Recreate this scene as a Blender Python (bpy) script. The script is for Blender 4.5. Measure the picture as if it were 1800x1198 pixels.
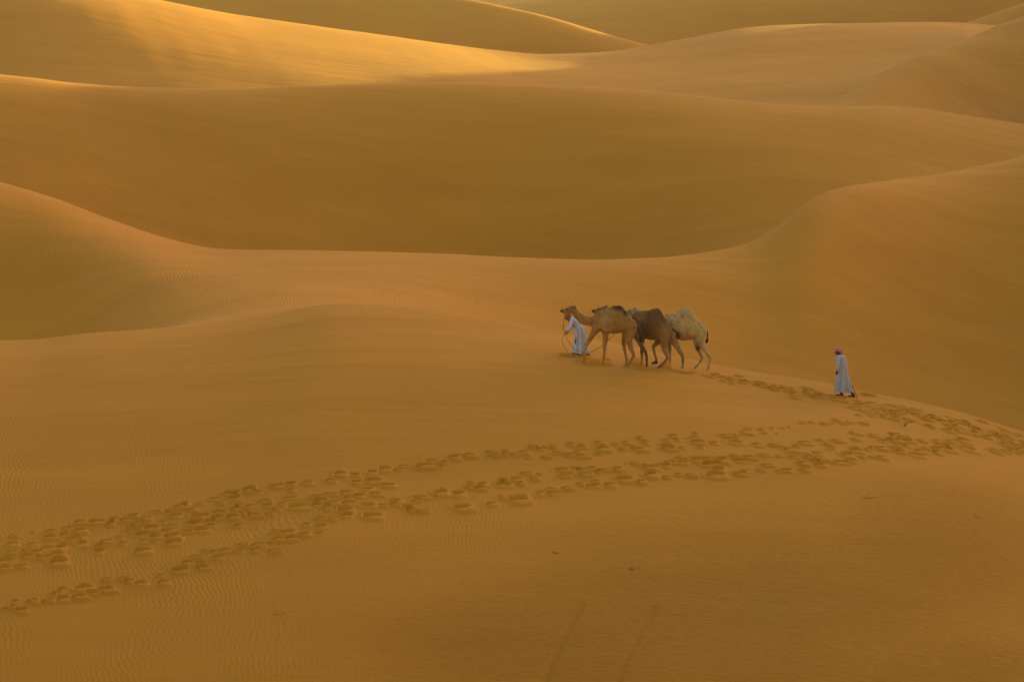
import bpy, math, random
import numpy as np
from mathutils import Vector

random.seed(7)
RNG = np.random.default_rng(7)
for o in list(bpy.data.objects):
    bpy.data.objects.remove(o, do_unlink=True)
SC = bpy.context.scene
COL = SC.collection

# ------------------------------------------------------------------ camera
PITCH = math.radians(7.5)
FPX = 900.0 / math.tan(math.radians(10.0))        # focal length in pixels of an 1800 px wide frame
cam = bpy.data.cameras.new('camera')
cam.sensor_width = 36.0
cam.lens = 36.0 * FPX / 1800.0
cam.clip_start = 0.5
cam.clip_end = 20000
camo = bpy.data.objects.new('camera', cam)
COL.objects.link(camo)
camo.location = (0, 0, 0)
camo.rotation_euler = (math.radians(90) - PITCH, 0, 0)
SC.camera = camo

# ------------------------------------------------------------------ sky, sun, exposure
SUN_EL = math.radians(5.0)
SUN_BACK = math.radians(50)                       # sun stands to the right, this far beyond square
sun_dir = Vector((math.cos(SUN_EL) * math.cos(SUN_BACK), math.cos(SUN_EL) * math.sin(SUN_BACK), math.sin(SUN_EL)))
W = bpy.data.worlds.new('World')
SC.world = W
W.use_nodes = True
nt = W.node_tree
bg = nt.nodes['Background']
sky = nt.nodes.new('ShaderNodeTexSky')
sky.sky_type = 'NISHITA'
sky.sun_disc = False
sky.sun_elevation = SUN_EL
sky.sun_rotation = math.atan2(sun_dir.x, sun_dir.y)
sky.air_density = 1.0
sky.dust_density = 4.0
sky.ozone_density = 0.6
nt.links.new(sky.outputs[0], bg.inputs[0])
bg.inputs[1].default_value = 0.15
sl = bpy.data.lights.new('sun', 'SUN')
sl.energy = 3.7
sl.angle = math.radians(0.8)
sl.color = (1.0, 0.88, 0.16)
so = bpy.data.objects.new('sun', sl)
COL.objects.link(so)
so.rotation_euler = (-sun_dir).to_track_quat('-Z', 'Y').to_euler()
so.location = (80, 60, 60)
SC.view_settings.view_transform = 'Standard'
SC.view_settings.look = 'None'
SC.view_settings.exposure = 1.55
SC.view_settings.gamma = 1.0
SC.view_settings.use_curve_mapping = False
SC.render.engine = 'CYCLES'
SC.cycles.max_bounces = 6
SC.cycles.diffuse_bounces = 2

# ------------------------------------------------------------------ small helpers
cp, sp = math.cos(PITCH), math.sin(PITCH)

def pix_z(Y, v):
    b = (599.0 - v) / FPX
    return Y * (-sp + b * cp) / (cp + b * sp)

def pix_x(Y, u, v):
    b = (599.0 - v) / FPX
    return Y * ((u - 900.0) / FPX) / (cp + b * sp)

def project(X, Y, Z):
    t = Y * cp - Z * sp
    return 900.0 + FPX * X / t, 599.0 - FPX * (Y * sp + Z * cp) / t

def pchip(pts):
    xs = np.array([p[0] for p in pts], float)
    ys = np.array([p[1] for p in pts], float)
    h = np.diff(xs); d = np.diff(ys) / h
    m = np.zeros_like(xs)
    for i in range(1, len(xs) - 1):
        if d[i-1] * d[i] > 0:
            w1 = 2*h[i] + h[i-1]; w2 = h[i] + 2*h[i-1]
            m[i] = (w1 + w2) / (w1/d[i-1] + w2/d[i])
    m[0] = 0; m[-1] = 0
    def f(x):
        x = np.clip(np.asarray(x, float), xs[0], xs[-1])
        i = np.clip(np.searchsorted(xs, x, side='right') - 1, 0, len(xs) - 2)
        t = (x - xs[i]) / h[i]
        return ((2*t**3 - 3*t**2 + 1) * ys[i] + (t**3 - 2*t**2 + t) * h[i] * m[i]
                + (-2*t**3 + 3*t**2) * ys[i+1] + (t**3 - t**2) * h[i] * m[i+1])
    return f

def smooth01(x, a, b):
    t = np.clip((x - a) / (b - a), 0, 1)
    return t * t * (3 - 2 * t)

class Waves:
    """smooth pseudo-random field: a sum of plane waves"""
    def __init__(self, seed, wl, n=9, spread=math.pi, ang=0.0):
        r = np.random.default_rng(seed)
        a = ang + r.uniform(-spread, spread, n)
        k = 2 * math.pi / (wl * r.uniform(0.6, 1.7, n))
        self.kx, self.ky, self.ph, self.n = k*np.cos(a), k*np.sin(a), r.uniform(0, 6.28, n), n
    def __call__(self, x, y):
        o = 0
        for a, b, c in zip(self.kx, self.ky, self.ph):
            o = o + np.sin(a*x + b*y + c)
        return o / math.sqrt(self.n / 2)

# ------------------------------------------------------------------ the dunes as one height function
# crest line of every dune ridge: row in the frame and distance, both over the frame column
LAYERS = [  # unseen right ends of B, E, I, G raised to block the sun
 dict(n='A', v=[(-6000,640),(-500,605),(0,598),(67,596),(133,587),(233,578),(367,568),(480,552),(600,534),(727,540),(853,557),
                (983,583),(1083,603),(1251,635),(1340,652),(1420,667),(1466,675),(1507,684),(1560,694),(1700,725),(1800,755),(2000,820),(2600,900)],
      Y=[(-6000,120),(0,112),(400,112),(727,113),(1000,109),(1250,106),(1500,103),(1800,101),(3000,100)],
      vv=[(-6000,760),(0,730),(67,700),(150,635),(250,568),(367,538),(480,522),(600,520),(727,550),(853,585),(983,620),(1251,690),(1500,745),(1800,800),(2600,880)],
      dv=[(-6000,20),(0,22),(150,18),(300,14),(700,14),(983,18),(1251,22),(1500,27),(1800,32),(6000,26)], mi=0.0, mo=-0.45),
 dict(n='B', v=[(-6000,100),(-1500,150),(-400,220),(0,320),(100,350),(200,387),(300,418),(380,436),(500,440),(700,444),(900,451),(1050,454),(1150,452),
                (1250,442),(1320,428),(1360,405),(1400,368),(1440,340),(1550,318),(1650,305),(1720,291),(1800,275),(2100,170),(2400,-20),(2900,-260),(8000,-330)],
      Y=[(-6000,165),(0,165),(400,155),(1000,148),(1300,152),(1400,158),(1550,168),(1800,185),(2400,185),(3200,150),(6000,120)],
      dep=24, frac=0.38, mi=0.0, mo=-0.5),
 dict(n='C', fine=50, broad=320, v=[(-6000,0),(-1500,60),(-300,115),(0,129),(100,141),(200,151),(300,154),(400,155),(500,150),(600,147),(800,145),(1000,149),(1150,160),(1300,172),
                (1460,177),(1550,180),(1650,193),(1800,218),(2200,290),(6000,290)],
      Y=[(-6000,270),(0,270),(900,280),(1460,285),(1800,300),(6000,300)], dep=[(-6000,80),(0,95),(800,170),(1150,130),(1350,75),(1560,110),(1800,100),(6000,60)], frac=[(-6000,0.6),(0,0.60),(350,0.62),(850,0.69),(1150,0.62),(1350,0.52),(1560,0.60),(1800,0.56),(6000,0.5)], mi=0.0, mo=-0.45),
 dict(n='E', v=[(-6000,188),(700,188),(1000,195),(1300,198),(1455,178),(1500,157),(1560,123),(1650,85),(1760,46),(1800,33),(1850,2),(1900,-35),(2000,-100),(2300,-250),(3000,-380),(8000,-420)],
      Y=[(-6000,340),(1300,328),(1455,326),(1600,372),(1800,450),(2200,430),(3000,350)], dep=30, frac=0.40, mi=0.0, mo=-0.5),
 dict(n='D', v=[(-6000,-45),(0,-42),(150,-28),(300,0),(450,29),(600,52),(750,75),(900,95),(950,99),(1000,97),(1080,90),(1140,80),(1250,57),(1300,46),
                (1400,37),(1525,32),(1650,34),(1775,43),(2000,70),(6000,70)],
      Y=[(-6000,400),(0,405),(600,430),(950,450),(1140,470),(1450,482),(1800,482),(6000,480)], dep=6, frac=0.12, mi=0.02, mo=-0.5),
 dict(n='I', v=[(-6000,160),(1300,140),(1500,110),(1650,56),(1700,37),(1750,22),(1800,6),(1900,-38),(1960,-60),(2050,-100),(2300,-150),(6000,-150)],
      Y=[(-6000,545),(6000,545)], dep=60, frac=0.5, mi=0.03, mo=-0.5),
 dict(n='F', v=[(-6000,-60),(330,-45),(600,-25),(830,0),(900,16),(1000,42),(1080,65),(1135,79),(1250,105),(1600,130),(6000,130)],
      Y=[(-6000,610),(6000,610)], dep=60, frac=0.5, mi=0.04, mo=-0.5),
 dict(n='G', v=[(-6000,60),(600,40),(850,14),(880,9),(940,0),(1200,-22),(1700,-40),(1900,-130),(2500,-200),(6000,-200)],
      Y=[(-6000,730),(6000,730)], dep=60, frac=0.5, mi=0.03, mo=-0.5),
 dict(n='H', v=[(-6000,-25),(500,-30),(900,-24),(1500,-38),(2500,-20),(6000,-30)], Y=[(-6000,940),(6000,940)], dep=30, frac=0.5, mi=0.03, mo=-0.5),
 dict(n='J', v=[(-6000,-48),(300,-45),(1200,-50),(2000,-43),(6000,-48)], Y=[(-6000,1500),(6000,1500)], dep=12, frac=0.5, mi=0.0, mo=-0.4),
 dict(n='K', v=[(-6000,-60),(600,-57),(1500,-61),(6000,-60)], Y=[(-6000,2800),(6000,2800)], dep=6, frac=0.5, mi=0.0, mo=-0.3),
 dict(n='L', v=[(-6000,-66),(6000,-66)], Y=[(-6000,6000),(6000,6000)], dep=3, frac=0.5, mi=0.0, mo=-0.3),
]
UG = np.arange(-9000.0, 9001.0, 6.0)
def smoothed(pts, sigma):
    y = pchip(pts)(UG)
    n = int(3.5 * sigma / 6.0)
    k = np.exp(-0.5 * (np.arange(-n, n + 1) * 6.0 / sigma)**2); k /= k.sum()
    y = np.convolve(np.pad(y, n, mode='edge'), k, mode='valid')
    return lambda u: np.interp(u, UG, y)
for L in LAYERS:
    L['fv'] = smoothed(L['v'], L.get('fine', 22)); L['fV'] = smoothed(L['v'], L.get('broad', 170)); L['fY'] = smoothed(L['Y'], 140)
    for q_ in ('frac', 'dep'):
        if q_ in L: L['f' + q_] = smoothed(L[q_], 200) if isinstance(L[q_], list) else (lambda u, c=L[q_]: c)
    if 'vv' in L: L['fvv'] = smoothed(L['vv'], 70); L['fdv'] = smoothed(L['dv'], 100)

def col_u(s, fv):
    u = 900 + FPX * s * cp
    for _ in range(2):
        b = (599 - fv(u)) / FPX
        u = 900 + FPX * s * (cp + b * sp)
    return u

def controls(s):
    """control points of the profile along each column: lists of Y, z, slope in, slope out"""
    s = np.asarray(s, float)
    one = np.ones_like(s)
    Ys, Zs, Mi, Mo = [-30*one, 2*one, 44*one], [-1.75*one, -1.75*one, -22.2*one], [0*one]*3, [0*one]*3
    for k, L in enumerate(LAYERS):
        u = col_u(s, L['fv'])
        Yc = L['fY'](u); zc = pix_z(Yc, L['fV'](u))
        if k > 0:                                            # the trough before this crest
            P = LAYERS[k-1]
            if 'fvv' in P:
                Yv = Ys[-1] + P['fdv'](u); zv = pix_z(Yv, P['fvv'](u))
            else:
                Yv = Ys[-1] + (Yc - Ys[-1]) * L['ffrac'](u)
                zv = Zs[-1] * Yv / Ys[-1] - L['fdep'](u) * Yv / FPX
                zv = np.minimum(zv, zc - 1.0)
                zv = np.minimum(zv, Zs[-1] - 1.0)
            Ys.append(Yv); Zs.append(zv); Mi.append(0*one); Mo.append(0*one)
        Ys.append(Yc); Zs.append(zc); Mi.append(L['mi']*one); Mo.append(L['mo']*one)
    # keep every stretch monotone
    for i in range(len(Ys) - 1):
        d = (Zs[i+1] - Zs[i]) / (Ys[i+1] - Ys[i])
        Mo[i] = np.where(d < 0, np.maximum(Mo[i], 3*d), np.where(Mo[i] < 0, 0, Mo[i]))
        Mi[i+1] = np.where(d > 0, np.minimum(Mi[i+1], 3*d), 0)
    # the front dune passes into the dune behind without a brink between these columns
    u = 900 + FPX * s
    w = smooth01(u, 60, 330) * (1 - smooth01(u, 560, 900))
    i = 3
    flow = (Zs[i+1] - Zs[i-1]) / (Ys[i+1] - Ys[i-1]) * 0 + (Zs[i+1] - Zs[i]) / (Ys[i+1] - Ys[i])
    soft = (1 - w)
    Mo[i] = Mo[i] * soft + flow * w
    d2 = (Zs[5] - Zs[4]) / (Ys[5] - Ys[4])
    Mi[4] = w * np.clip(d2, -0.05, 0.05); Mo[4] = w * np.clip(d2, -0.05, 0.05)
    return Ys, Zs, Mi, Mo

def crest_detail(s, Y):
    """the finer run of every crest line, dying away down its flanks"""
    z = 0
    for k, L in enumerate(LAYERS[:9]):
        u = col_u(s, L['fv'])
        Yc = L['fY'](u)
        d = pix_z(Yc, L['fv'](u)) - pix_z(Yc, L['fV'](u))
        w = np.where(Y < Yc, L.get('wn', 0.09 * Yc), L.get('wf', 0.05 * Yc))
        q = np.abs(Y - Yc) / w
        z = z + d / (1 + q * q)
    return z

N1, N2, N3 = Waves(3, 60), Waves(4, 17), Waves(5, 5)
N4 = Waves(6, 26)

def undulate(X, Y):
    amp = smooth01(Y, 25, 70)
    return amp * (0.035 * N2(X, Y) + 0.010 * N3(X, Y)) + smooth01(Y, 190, 330) * (0.10 * N1(X, Y) + 0.03 * N4(X, Y))

def herm(Y, Y0, Y1, z0, z1, m0, m1):
    h = np.maximum(Y1 - Y0, 1e-6); t = np.clip((Y - Y0) / h, 0, 1)
    return ((2*t**3 - 3*t**2 + 1)*z0 + (t**3 - 2*t**2 + t)*h*m0 + (-2*t**3 + 3*t**2)*z1 + (t**3 - t**2)*h*m1)

def height(X, Y):
    """smooth dune height at any X, Y (arrays of one shape)"""
    X = np.asarray(X, float); Y = np.asarray(Y, float)
    Ys, Zs, Mi, Mo = controls(X / Y)
    z = np.array(Zs[0], float)
    for i in range(len(Ys) - 1):
        z = np.where(Y >= Ys[i], herm(Y, Ys[i], Ys[i+1], Zs[i], Zs[i+1], Mo[i], Mi[i+1]), z)
    return z + undulate(X, Y) + crest_detail(X / Y, Y)

def pix_ground(u, v, y0=60.0, y1=135.0):
    """first ground point seen through a pixel"""
    b = (599.0 - v) / FPX
    s = ((u - 900.0) / FPX) / (cp + b * sp)
    k = (-sp + b * cp) / (cp + b * sp)
    Y = np.arange(y0, y1, 0.4)
    g = height(s * Y, Y) - k * Y
    i = int(np.argmax(g >= 0)) if (g >= 0).any() else int(np.argmax(g))
    Y = np.arange(max(y0, Y[i] - 0.8), Y[i] + 0.5, 0.03)
    g = height(s * Y, Y) - k * Y
    i = int(np.argmax(g >= 0)) if (g >= 0).any() else int(np.argmax(g))
    return s * Y[i], Y[i], float(height(np.array([s*Y[i]]), np.array([Y[i]]))[0])

# ------------------------------------------------------------------ prints trodden into the front dune
def walk(pts, step, jit, rows=1, gap=14, size=1.0):
    out = []
    P = [np.array(p, float) for p in pts]
    side = 0
    for a, b in zip(P[:-1], P[1:]):
        L = np.linalg.norm((b - a) * (1, 2.2)); n = max(1, int(L / step))
        for i in range(n):
            p = a + (b - a) * (i + random.random() * 0.8) / n
            for r in range(rows):
                side += 1
                off = (r - (rows - 1) / 2) * gap + random.gauss(0, jit * 0.55) + (3 if side % 2 else -3)
                out.append((p[0] + random.gauss(0, 4), p[1] + off, size * random.uniform(0.65, 1.25)))
    return out

T = []
T += walk([(1246,658),(1300,668),(1370,682),(1440,696),(1500,708)], 6, 3, 2, 6, 0.72)
T += walk([(1500,708),(1560,724),(1640,738),(1710,756),(1775,772),(1795,786)], 9, 8, 2, 14, 0.85)
T += walk([(1520,738),(1455,740),(1400,746)], 26, 2, 1, 0, 0.8)
T += walk([(1390,748),(1340,757),(1270,766)], 16, 2, 1, 0, 0.35)
T += walk([(1290,766),(1200,768),(1100,776),(1000,787),(900,793),(800,806),(720,818),(650,826)], 17, 3.5, 1, 0, 0.9)
T += walk([(1590,765),(1500,768),(1400,782),(1300,778),(1200,784),(1090,790),(1000,797),(900,800),(860,802)], 18, 4, 1, 0, 0.95)
T += walk([(650,828),(600,834),(550,846),(490,855),(430,862),(385,874),(330,892),(265,905),(205,915),(130,929),(60,940),(0,944)], 17, 4, 1, 0, 0.9)
T += walk([(1690,778),(1600,780),(1500,790),(1400,797),(1300,806),(1200,812),(1100,821),(1000,830),(900,845),(820,855),(740,872)], 13, 6, 1, 0, 1.05)
T += walk([(740,872),(680,888),(630,895),(570,884),(500,884),(430,893),(370,903),(300,918),(230,934)], 10, 8, 1, 0, 1.05)
T += walk([(650,870),(570,876),(510,892),(440,897),(410,912),(360,926),(290,938),(220,955),(150,962),(80,970),(0,985)], 10, 10, 1, 0, 1.1)
T += walk([(1740,790),(1650,792),(1560,800),(1450,810),(1350,822),(1260,830),(1150,838),(1060,848),(990,855),(900,876),(840,885),(790,896)], 19, 3.5, 1, 0, 1.05)
T += walk([(740,892),(690,896),(640,905)], 26, 4, 1, 0, 0.9)
T += walk([(600,905),(560,912),(530,932),(480,950),(440,962),(385,972),(340,995),(270,1015),(200,1028),(130,1044),(60,1058),(0,1072)], 10, 8, 1, 0, 1.0)
T += walk([(655,838),(648,855),(628,868),(600,880)], 10, 6, 1, 0, 0.9)
T += walk([(160,950),(80,955),(0,965)], 12, 10, 1, 0, 1.0)
FOOT_PIX = [(1026,627),(1061,630),(1098,643),(1128,647),(1137,649),(1154,649),(1178,650),(1199,654),(1217,653),(1242,657)]
T += [(a + random.gauss(0, 5), b + random.uniform(0, 3), 0.6) for a, b in FOOT_PIX]
T += [(1476,695,0.5),(1495,698,0.5)]
PRINTS = []
FEET = T[-12:]; T = T[:-12]; T = T + [(a + random.gauss(0, 14), b + random.gauss(0, 1.2), c * random.uniform(0.6, 1)) for a, b, c in T*2]; random.shuffle(T); T = FEET + T
for (u, v, sz) in T:
    x, y, _ = pix_ground(u, v)
    if not (60 < y < 118): continue
    rx, ry = sz * 0.245 * random.uniform(0.65, 1.2), sz * 0.205 * random.uniform(0.75, 1.15)
    if any(((x - p[0]) / (1.08*(rx + p[2])))**2 + ((y - p[1]) / (1.10*(ry + p[3])))**2 < 1 for p in PRINTS): continue
    PRINTS.append((x, y, rx, ry, (0.25 + 0.25 * sz) * random.uniform(0.6, 1.25), random.uniform(-0.5, 0.5), random.uniform(0.5, 1.3)))
PRINTS.sort(key=lambda p: -p[1])
RUTS = [[(1022,1062),(1005,1090),(985,1130),(968,1165),(948,1215)], [(1150,1068),(1132,1095),(1112,1135),(1095,1165),(1078,1215)]]
RUTS = [[pix_ground(*p)[:2] for p in r] for r in RUTS]

def tread(X, Y):
    """extra height from footprints and ruts, on grid arrays (rows x cols)"""
    dz = np.zeros_like(X)
    soft = np.zeros_like(X)
    y_lo, y_hi = Y.min(axis=1), Y.max(axis=1)
    for (x, y, rx, ry, dep, rot, lob) in PRINTS:
        R = 1.7
        rows = np.where((y_hi > y - R) & (y_lo < y + R))[0]
        if len(rows) == 0: continue
        r0, r1 = rows[0], rows[-1] + 1
        mid = (r0 + r1) // 2
        cols = np.where(np.abs(X[mid] - x) < R)[0]
        if len(cols) == 0: continue
        c0, c1 = cols[0], cols[-1] + 1
        gx, gy = X[r0:r1, c0:c1] - x, Y[r0:r1, c0:c1] - y
        c, s_ = math.cos(rot), math.sin(rot)
        a, b = gx*c + gy*s_, -gx*s_ + gy*c
        wob = 1 + 0.12 * np.sin(3 * np.arctan2(b, a) + rot * 9)
        q = np.sqrt((a/rx)**2 + (b/ry)**2) / wob
        hole = -dep * (1 - smooth01(q, 0.5, 1.06)) * (0.62 - 0.50 * np.clip(gy/ry, -0.9, 1.0))
        rim = 0.08 * dep * np.exp(-((q - 1.2) / 0.22)**2)
        # sand pushed out downhill, towards the foot of the slope and a little to the right
        mx, my = gx - 0.55*rx*lob, gy + 1.45*ry
        l = np.sqrt((mx/(1.35*rx))**2 + (my/(0.95*ry))**2)
        lobe = 0.20 * dep * lob * (1 - smooth01(l, 0.45, 1.1)) * smooth01(q, 0.75, 1.2)
        cur = dz[r0:r1, c0:c1]
        dz[r0:r1, c0:c1] = np.where(hole < -0.02*dep, np.minimum(cur, hole), cur + (rim + lobe) * smooth01(cur, -0.05, 0.0))
        soft[r0:r1, c0:c1] = np.maximum(soft[r0:r1, c0:c1], np.maximum(1 - smooth01(q, 1.1, 2.0), 1 - smooth01(l, 0.9, 1.3)))
    dz = np.where(dz > 0.02, 0.02 + 0.075*np.tanh((dz - 0.02)/0.08), dz)
    for r in RUTS:
        for (x0, y0), (x1, y1) in zip(r[:-1], r[1:]):
            dx, dy = x1-x0, y1-y0; L2 = dx*dx + dy*dy
            t = np.clip(((X-x0)*dx + (Y-y0)*dy) / L2, 0, 1)
            d = np.hypot(X - x0 - t*dx, Y - y0 - t*dy)
            dz = np.where(d < 0.5, np.minimum(dz, -0.036*np.exp(-(d/0.12)**2) + 0.006*np.exp(-((d-0.24)/0.08)**2)), dz)
    return dz, soft

# ------------------------------------------------------------------ materials
def new_mat(name):
    m = bpy.data.materials.new(name); m.use_nodes = True
    return m, m.node_tree.nodes, m.node_tree.links, m.node_tree.nodes['Principled BSDF']

def mathn(N, Lk, op, a, b=None, c=None):
    n = N.new('ShaderNodeMath'); n.operation = op
    for i, x in enumerate((a, b, c)):
        if x is None: continue
        if isinstance(x, (int, float)): n.inputs[i].default_value = x
        else: Lk.new(x, n.inputs[i])
    return n.outputs[0]

def noise(N, Lk, vec, scale, detail=3, rough=0.5):
    n = N.new('ShaderNodeTexNoise'); n.inputs['Scale'].default_value = scale
    n.inputs['Detail'].default_value = detail; n.inputs['Roughness'].default_value = rough
    Lk.new(vec, n.inputs['Vector']); return n

def sand_material():
    m, N, Lk, P = new_mat('sand')
    P.inputs['Roughness'].default_value = 0.95
    P.inputs['Specular IOR Level'].default_value = 0.26
    geo = N.new('ShaderNodeNewGeometry'); pos = geo.outputs['Position']
    def mapping(scale, rot=(0,0,0)):
        mp = N.new('ShaderNodeMapping'); mp.inputs['Scale'].default_value = scale; mp.inputs['Rotation'].default_value = rot
        Lk.new(pos, mp.inputs['Vector']); return mp.outputs[0]
    def attr(n):
        a = N.new('ShaderNodeAttribute'); a.attribute_name = n; return a.outputs['Fac']
    # colour: broad drifts of paler and redder sand, wind streaks, single grains
    streak = noise(N, Lk, mapping((0.16, 0.9, 0.9), (0, 0, 0.25)), 0.40, 6, 0.62).outputs['Fac']
    grain = noise(N, Lk, pos, 45, 1, 0.7).outputs['Fac']
    f = mathn(N, Lk, 'MULTIPLY', attr('drift'), 0.06)
    f = mathn(N, Lk, 'MULTIPLY_ADD', streak, 0.55, f)
    f = mathn(N, Lk, 'MULTIPLY_ADD', grain, 0.25, f)
    ramp = N.new('ShaderNodeValToRGB')
    ramp.color_ramp.elements[0].position = 0.15; ramp.color_ramp.elements[0].color = SAND_DARK
    ramp.color_ramp.elements[1].position = 0.65; ramp.color_ramp.elements[1].color = SAND_LIGHT
    Lk.new(f, ramp.inputs[0])
    Lk.new(ramp.outputs[0], P.inputs['Base Color'])
    # ripples: crests run away from the viewer, wavering
    wave = mathn(N, Lk, 'SINE', attr('phase'))
    wave = mathn(N, Lk, 'MULTIPLY_ADD', wave, 0.5, 0.5)
    h = mathn(N, Lk, 'MULTIPLY', mathn(N, Lk, 'MULTIPLY', wave, attr('ripple')), RIPPLE_H)
    # wind-scoured crust: lumps drawn out sideways
    cr = noise(N, Lk, mapping((0.5, 1.0, 1)), 5.5, 5, 0.75).outputs['Fac']
    cr = mathn(N, Lk, 'POWER', cr, 2.0)
    h = mathn(N, Lk, 'ADD', h, mathn(N, Lk, 'MULTIPLY', mathn(N, Lk, 'MULTIPLY', cr, attr('crust')), 0.24))
    h = mathn(N, Lk, 'MULTIPLY_ADD', streak, 0.11, h)
    b = N.new('ShaderNodeBump'); b.inputs['Strength'].default_value = 1.0; b.inputs['Distance'].default_value = 1.0
    Lk.new(h, b.inputs['Height']); Lk.new(b.outputs[0], P.inputs['Normal'])
    return m

SAND_DARK = (0.55, 0.189, 0.004, 1)
SAND_LIGHT = (0.70, 0.264, 0.013, 1)
RIPPLE, RIPPLE_H = 0.15, 0.021
M_SAND = sand_material()

def plain(name, col, rough=0.9, var=0.25, scale=30.0):
    m, N, Lk, P = new_mat(name)
    P.inputs['Roughness'].default_value = rough
    P.inputs['Specular IOR Level'].default_value = 0.2
    tc = N.new('ShaderNodeTexCoord')
    n = noise(N, Lk, tc.outputs['Object'], scale, 4, 0.6)
    r = N.new('ShaderNodeValToRGB')
    r.color_ramp.elements[0].position = 0.3; r.color_ramp.elements[1].position = 0.7
    r.color_ramp.elements[0].color = tuple(c * (1 - var) for c in col) + (1,)
    r.color_ramp.elements[1].color = tuple(min(1, c * (1 + var)) for c in col) + (1,)
    Lk.new(n.outputs['Fac'], r.inputs[0]); Lk.new(r.outputs[0], P.inputs['Base Color'])
    b = N.new('ShaderNodeBump'); b.inputs['Distance'].default_value = 0.004; b.inputs['Strength'].default_value = 0.6
    Lk.new(n.outputs['Fac'], b.inputs['Height']); Lk.new(b.outputs[0], P.inputs['Normal'])
    return m

def coat_material():
    m, N, Lk, P = new_mat('camel_coat')
    P.inputs['Roughness'].default_value = 0.75
    P.inputs['Specular IOR Level'].default_value = 0.25
    P.inputs['Sheen Weight'].default_value = 0.08
    P.inputs['Sheen Roughness'].default_value = 0.5
    a = N.new('ShaderNodeAttribute'); a.attribute_name = 'coat'
    tc = N.new('ShaderNodeTexCoord')
    mp = N.new('ShaderNodeMapping'); mp.inputs['Scale'].default_value = (1, 1, 0.35); Lk.new(tc.outputs['Object'], mp.inputs[0])
    n = noise(N, Lk, mp.outputs[0], 40, 4, 0.65)
    n2 = noise(N, Lk, tc.outputs['Object'], 6, 3, 0.5)
    hs = N.new('ShaderNodeHueSaturation')
    Lk.new(a.outputs['Color'], hs.inputs['Color'])
    v = mathn(N, Lk, 'MULTIPLY_ADD', n.outputs['Fac'], 0.9, 0.05)
    v = mathn(N, Lk, 'MULTIPLY_ADD', n2.outputs['Fac'], 0.9, v)
    Lk.new(v, hs.inputs['Value']); Lk.new(hs.outputs[0], P.inputs['Base Color'])
    b = N.new('ShaderNodeBump'); b.inputs['Distance'].default_value = 0.03; b.inputs['Strength'].default_value = 0.8
    Lk.new(n.outputs['Fac'], b.inputs['Height']); Lk.new(b.outputs[0], P.inputs['Normal'])
    return m

# ------------------------------------------------------------------ terrain meshes
def grid_mesh(name, X, Y, Z, attrs=None):
    r, c = X.shape
    me = bpy.data.meshes.new(name)
    co = np.stack([X, Y, Z], -1).reshape(-1, 3).astype(np.float32)
    i = np.arange(r * c).reshape(r, c)
    q = np.stack([i[:-1, :-1], i[:-1, 1:], i[1:, 1:], i[1:, :-1]], -1).reshape(-1).astype(np.int32)
    nq = len(q) // 4
    me.vertices.add(len(co)); me.vertices.foreach_set('co', co.ravel())
    me.loops.add(len(q)); me.loops.foreach_set('vertex_index', q)
    me.polygons.add(nq); me.polygons.foreach_set('loop_start', np.arange(nq, dtype=np.int32) * 4)
    me.polygons.foreach_set('use_smooth', np.ones(nq, dtype=bool))
    for k, a in (attrs or {}).items():
        at = me.attributes.new(k, 'FLOAT', 'POINT'); at.data.foreach_set('value', a.ravel().astype(np.float32))
    me.update(calc_edges=True)
    me.materials.append(M_SAND)
    o = bpy.data.objects.new(name, me); COL.objects.link(o)
    return o

def columns(du):
    c = np.arange(-40, 1841, du)
    w = 40 + np.cumsum(np.geomspace(du * 1.5, 900, 46))
    return (np.concatenate([-w[::-1], c, 1800 + w]) - 900.0) / FPX / cp

def rows_for(s, segs):
    """segs: list of (control index, t values): Y rows follow trough and crest lines"""
    Ys, Zs, Mi, Mo = controls(s)
    Yr, Zr = [], []
    for i, ts in segs:
        for t in ts:
            Y = Ys[i] + (Ys[i+1] - Ys[i]) * t
            Yr.append(Y); Zr.append(herm(Y, Ys[i], Ys[i+1], Zs[i], Zs[i+1], Mo[i], Mi[i+1]))
    Y = np.array(Yr); Z = np.array(Zr)
    X = Y * s[None, :]
    return X, Y, Z + undulate(X, Y) + crest_detail(np.broadcast_to(s[None, :], Y.shape), Y)

R1, R2, R3, R4, D1, D2 = Waves(11, 5), Waves(12, 6), Waves(13, 1.7), Waves(14, 0.7), Waves(15, 40), Waves(16, 9)

def blob(u, v, cu, cv, ru, rv, rot=0.0):
    a, b = u - cu, v - cv
    c, s = math.cos(rot), math.sin(rot)
    a, b = a*c + b*s, -a*s + b*c
    return np.exp(-((a/ru)**2 + (b/rv)**2)**1.5)

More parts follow.
